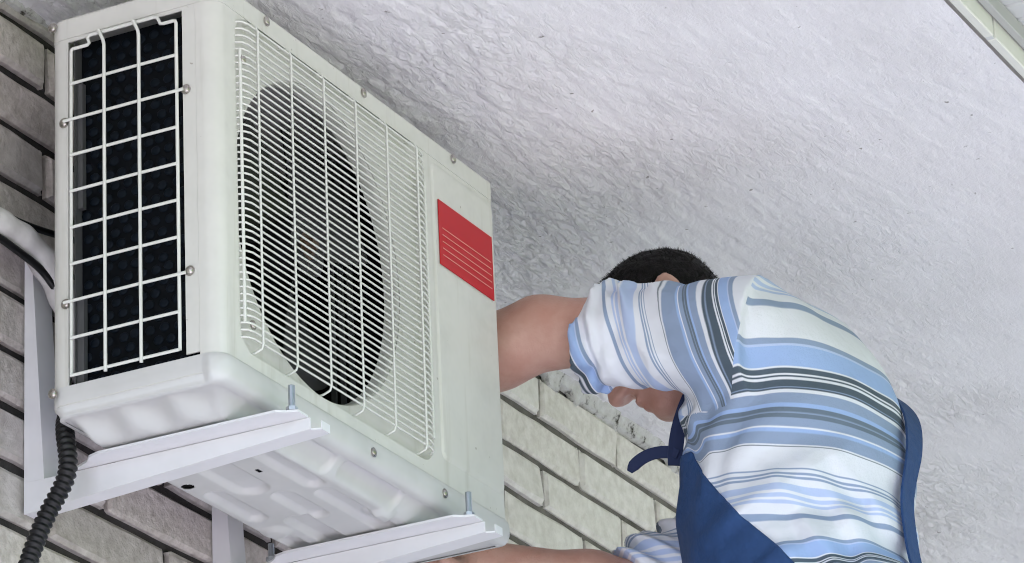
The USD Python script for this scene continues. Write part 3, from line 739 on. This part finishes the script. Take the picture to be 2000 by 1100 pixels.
def cloth(P, o=0.0):
    d, z = trunk_cloth(P), P[..., 2]
    for (S_, A_, L_) in ((LS, SA, SLEN), (RS, SAR, SLENR)):
        s, t, tt = sleeve(P, S_, A_, L_)
        cut = tt-(.745+.010*np.sin(np.arctan2(P[..., 0]-S_[0], P[..., 2]-S_[2]-t*A_[2])*2+.8) if S_ is LS else .96)
        if S_ is LS:
            zu = P[..., 2]-S_[2]-t*A_[2]
            cut = cut+.065*sstep(zu, .015, .06)+.012*np.sin(zu*95)
        s = np.maximum(s, cut*L_)
        s = np.maximum(s, -(t+.03))
        d = smin(d, s, .022)
        d = smin(d, np.maximum(cone(P, S_, S_+A_*L_*.80, .068, .0545), cut*L_), .008)
    neckhole = cone(P, C7+V3(0, .0, -.02), hp(-.02, 0, -.05), .070, .085)
    d = np.maximum(d, -neckhole)
    return np.maximum(d, -.25-z)-o
W_ = thing('person', 'person in a striped blue and white shirt and blue bib overalls reaching behind the unit', 'person', base=(1.03, -.66, -1.17))
bm = surface_nets(body, (.68, -.90, -1.25), (1.36, -.02, .54), .0052)
bm = trimesh.Trimesh(bm.vertices, bm.faces, process=False); relax(bm, 4)
obj('body', bm, 'skin', W_, smooth=True)
sm = surface_nets(cloth, (.66, -.90, -.28), (1.36, -.36, .42), .0042)
relax(sm, 2)
# stripe coordinate: along the spine on the trunk, along the arm on each sleeve
v, f = np.array(sm.vertices), np.array(sm.faces)
cen = v[f].mean(1)
def tcoord(p):
    spine = spline([C7+V3(0, -.015, .03), CH+V3(0, 0, .03), BE, PE], 60)
    seg = np.r_[0, np.cumsum(np.linalg.norm(np.diff(spine, axis=0), axis=1))]
    T = np.gradient(spine, axis=0); T /= np.linalg.norm(T, axis=1, keepdims=True)
    # plane through the point, orthogonal to the spine: interpolate the signed distances
    sd = np.einsum('nkc,kc->nk', p[:, None, :]-spine[None], T)
    w = np.exp(-(sd/.05)**2)+1e-9
    return (w*(seg[None]+sd)).sum(1)/w.sum(1)
PERIOD, PERIOD_SLEEVE = .272, .24
from trimesh.intersections import slice_faces_plane
from scipy.spatial import cKDTree
SN = unit(SA+V3(-.25, 0, .10)); SO = LS+SA*(-.012)       # plane of the armhole seam
cl_ = (cen-LS)@SA; dist_l = np.linalg.norm(cen-LS-cl_[:, None]*SA, axis=1)
cr2 = (cen-RS)@SAR; dist_r = np.linalg.norm(cen-RS-cr2[:, None]*SAR, axis=1)
nearL = (dist_l < .112) & (cen[:, 0] < .97)
isR = (dist_r < .10) & (cr2 > .0) & (cen[:, 0] > 1.06) & ~nearL
vL, fL = slice_faces_plane(v, f[nearL], SN, SO)[:2]
vN, fN = slice_faces_plane(v, f[nearL], -SN, SO)[:2]
pieces = [(v, f[~nearL & ~isR], 0), (vN, fN, 0), (vL, fL, 1), (v, f[isR], 2)]
_, _, nrm = meshkit.arrays(sm, True)
tree = cKDTree(v)
Vs, Fs_, Us, Ns, o = [], [], [], [], 0
for vv, ff, kk in pieces:
    ids, inv = np.unique(ff, return_inverse=True); p_ = vv[ids]
    wob = .010*(meshkit.fbm(p_*np.array([9, 9, 5]), 2, 31)-.5)
    fz = .010*np.exp(-((p_[:, 1]+.555)/.035)**2)*np.tanh(np.sin((p_[:, 1]-p_[:, 2]*.5)*120)*1.5)
    uu = ((tcoord(p_)+wob+fz-.127) if kk == 0 else ((p_-LS)@SA+.006*np.sin(((p_-LS)@SA)*118-.42*118*((p_-LS)[:, 2])+.8)-.40*((p_-LS)[:, 2]-((p_-LS)@SA)*SA[2])+wob*1.3+.022) if kk == 1 else ((p_-RS)@SAR+wob+.033))/(PERIOD_SLEEVE if kk else PERIOD)
    Vs.append(p_); Fs_.append(inv.reshape(-1, 3)+o); Us.append(uu); Ns.append(nrm[tree.query(p_)[1]]); o += len(ids)
U = np.concatenate(Us)+10
sp = obj('shirt', trimesh.Trimesh(np.vstack(Vs), np.vstack(Fs_), process=False), 'striped_knit', W_, smooth=True, uv=np.stack([U, 0*U], 1))
from pxr import Vt
UsdGeom.Mesh(stage.GetPrimAtPath(sp)).GetNormalsAttr().Set(Vt.Vec3fArray.FromNumpy(np.vstack(Ns).astype(np.float32)))

# overalls: bib in front, trousers below, panel behind
def overalls(P):
    t = np.minimum(torso(P, .021), trunk_cloth(P)-.0055)
    z, y, x = P[..., 2], P[..., 1], P[..., 0]
    gz = np.interp(z, [-.30, -.22, -.16, -.10, -.05, -.01, .05, .11, .14], [-1.2, -1.2, -.80, -.735, -.700, -.662, -.612, -.572, -.558])
    bz = np.interp(z, [-.30, -.22, -.17, -.10, .0], [-.5, -.70, -.78, -.81, -.86])
    reg = np.minimum(gz-y, y-bz)*.7
    reg = np.maximum(reg, z-.128)
    shell = np.maximum(t, reg)
    for sx in (-1, 1):
        hipj = PE+V3(.088*sx, 0, -.08); kn = V3(1.03+.10*sx, -.665, KN); an = V3(1.03+.11*sx, -.72, AN+.03)
        leg = smin(cone(P, hipj, kn, .100, .078), cone(P, kn, an, .078, .068), .03)
        leg = np.maximum(leg, z+.16)
        shell = smin(shell, leg, .01)
    return shell
om = surface_nets(overalls, (.78, -.92, -1.16), (1.29, -.44, .20), .0050)
relax(om, 4)
obj('overalls', om, 'denim', W_, smooth=True)
def ribbon(path, width_dir, w, th=.003):
    P = np.asarray(path, float); k = len(P); wd = np.broadcast_to(np.asarray(width_dir, float), P.shape)
    T = np.gradient(P, axis=0); T /= np.linalg.norm(T, axis=1, keepdims=True)
    wd = wd-T*(wd*T).sum(1, keepdims=True); wd /= np.linalg.norm(wd, axis=1, keepdims=True)
    nn = np.cross(T, wd); ww = np.broadcast_to(np.asarray(w, float), (k,))[:, None]
    ring_ = np.stack([P+wd*ww/2+nn*th/2, P-wd*ww/2+nn*th/2, P-wd*ww/2-nn*th/2, P+wd*ww/2-nn*th/2], 1)
    V = ring_.reshape(-1, 3); F = []
    for i in range(k-1):
        for j in range(4):
            a, b = i*4+j, i*4+(j+1) % 4
            F += [(a, b, b+4), (a, b+4, a+4)]
    F += [(0, 2, 1), (0, 3, 2), (4*k-4, 4*k-3, 4*k-2), (4*k-4, 4*k-2, 4*k-1)]
    return trimesh.Trimesh(V, F, process=False)
obj('neck_band', ribbon(spline([(.985, -.555, .285), (.965, -.532, .235), (.955, -.518, .19), (.948, -.513, .135)], 16), (.5, -.75, 0), .021), 'navy_band', W_)
obj('tie_end', ribbon(spline([(.948, -.518, .150), (.94, -.485, .156), (.932, -.468, .148), (.928, -.452, .132)], 16), (.1, .25, 1), [.012]*2+[.018]*12+[.014, .008]), 'navy_band', W_)
_st = []
for xq, zq, oq in ((1.19, .30, .004), (1.16, .25, .006), (1.115, .20, .014), (1.075, .15, .020), (1.045, .10, .012), (1.035, .05, .006), (1.03, .0, .006), (1.03, -.05, .008), (1.03, -.10, .014), (1.03, -.16, .016)):
    yy = np.linspace(-1.0, -.45, 400)
    dq = trunk_cloth(np.stack([0*yy+xq, yy, 0*yy+zq], -1).astype(np.float32))
    _st.append((xq, yy[np.argmax(dq < 0)]-oq, zq))
_st = np.array(_st); _st[:, 1] = .35*_st[:, 1]+.65*np.polyval(np.polyfit(_st[:, 2], _st[:, 1], 3), _st[:, 2])
obj('back_strap', ribbon(spline(_st, 40), (1, .0, .1), .042, .0035), 'denim', W_)
# hair
def hair_fn(P):
    q = ((P-HC.astype(np.float32))@HB.T.astype(np.float32))
    al = np.abs(q[..., 1]); qs = np.stack([q[..., 0], al, q[..., 2]], -1)
    nz = meshkit.fbm(P*np.array([55, 55, 55]), 3, 41)-.5
    h = ell(qs, (-.010, 0, .016), (.107, .085, .083))-.009*nz
    h = smin(h, ell(qs, (-.055, 0, -.03), (.052, .060, .055)), .03)
    cutp = (q[..., 0]-.012-q[..., 2]*1.0)*.707
    return np.maximum(np.maximum(h, cutp), -ell(qs, (-.046, .09, -.016), (.024, .03, .034)))
hm = surface_nets(hair_fn, HC-.15, HC+.15, .0035)
hr = obj('hair', hm, 'hair_dark', W_, smooth=True)
# short strands standing off the hair so that its outline is not smooth
pts, fi = trimesh.sample.sample_surface(trimesh.Trimesh(hm.vertices, hm.faces, process=False), 9000, seed=3)
nf = trimesh.Trimesh(hm.vertices, hm.faces, process=False).face_normals[fi]
ok = ((pts-HC)@up > -.02) | ((pts-HC)@fwd < -.05)
pts, nf = pts[ok], nf[ok]
dr = nf+rng.normal(0, .35, nf.shape)+.45*fwd; dr /= np.linalg.norm(dr, axis=1, keepdims=True)
ln = rng.uniform(.002, .006, len(pts))[:, None]
sd = np.cross(dr, rng.normal(0, 1, nf.shape)); sd /= np.linalg.norm(sd, axis=1, keepdims=True)
a, b, c = pts-nf*.002+sd*.0007, pts-nf*.002-sd*.0007, pts+dr*ln
Vh = np.stack([a, b, c], 1).reshape(-1, 3)
obj('hair_strands', trimesh.Trimesh(Vh, np.arange(len(Vh)).reshape(-1, 3), process=False), 'hair_dark', hr, kind='stuff')
for s_ in (-1, 1):
    e = trimesh.creation.icosphere(2, .0115); e.apply_translation(hp(.079, .033*s_, .002)); obj('eye', e, 'eye_white', W_, smooth=True)
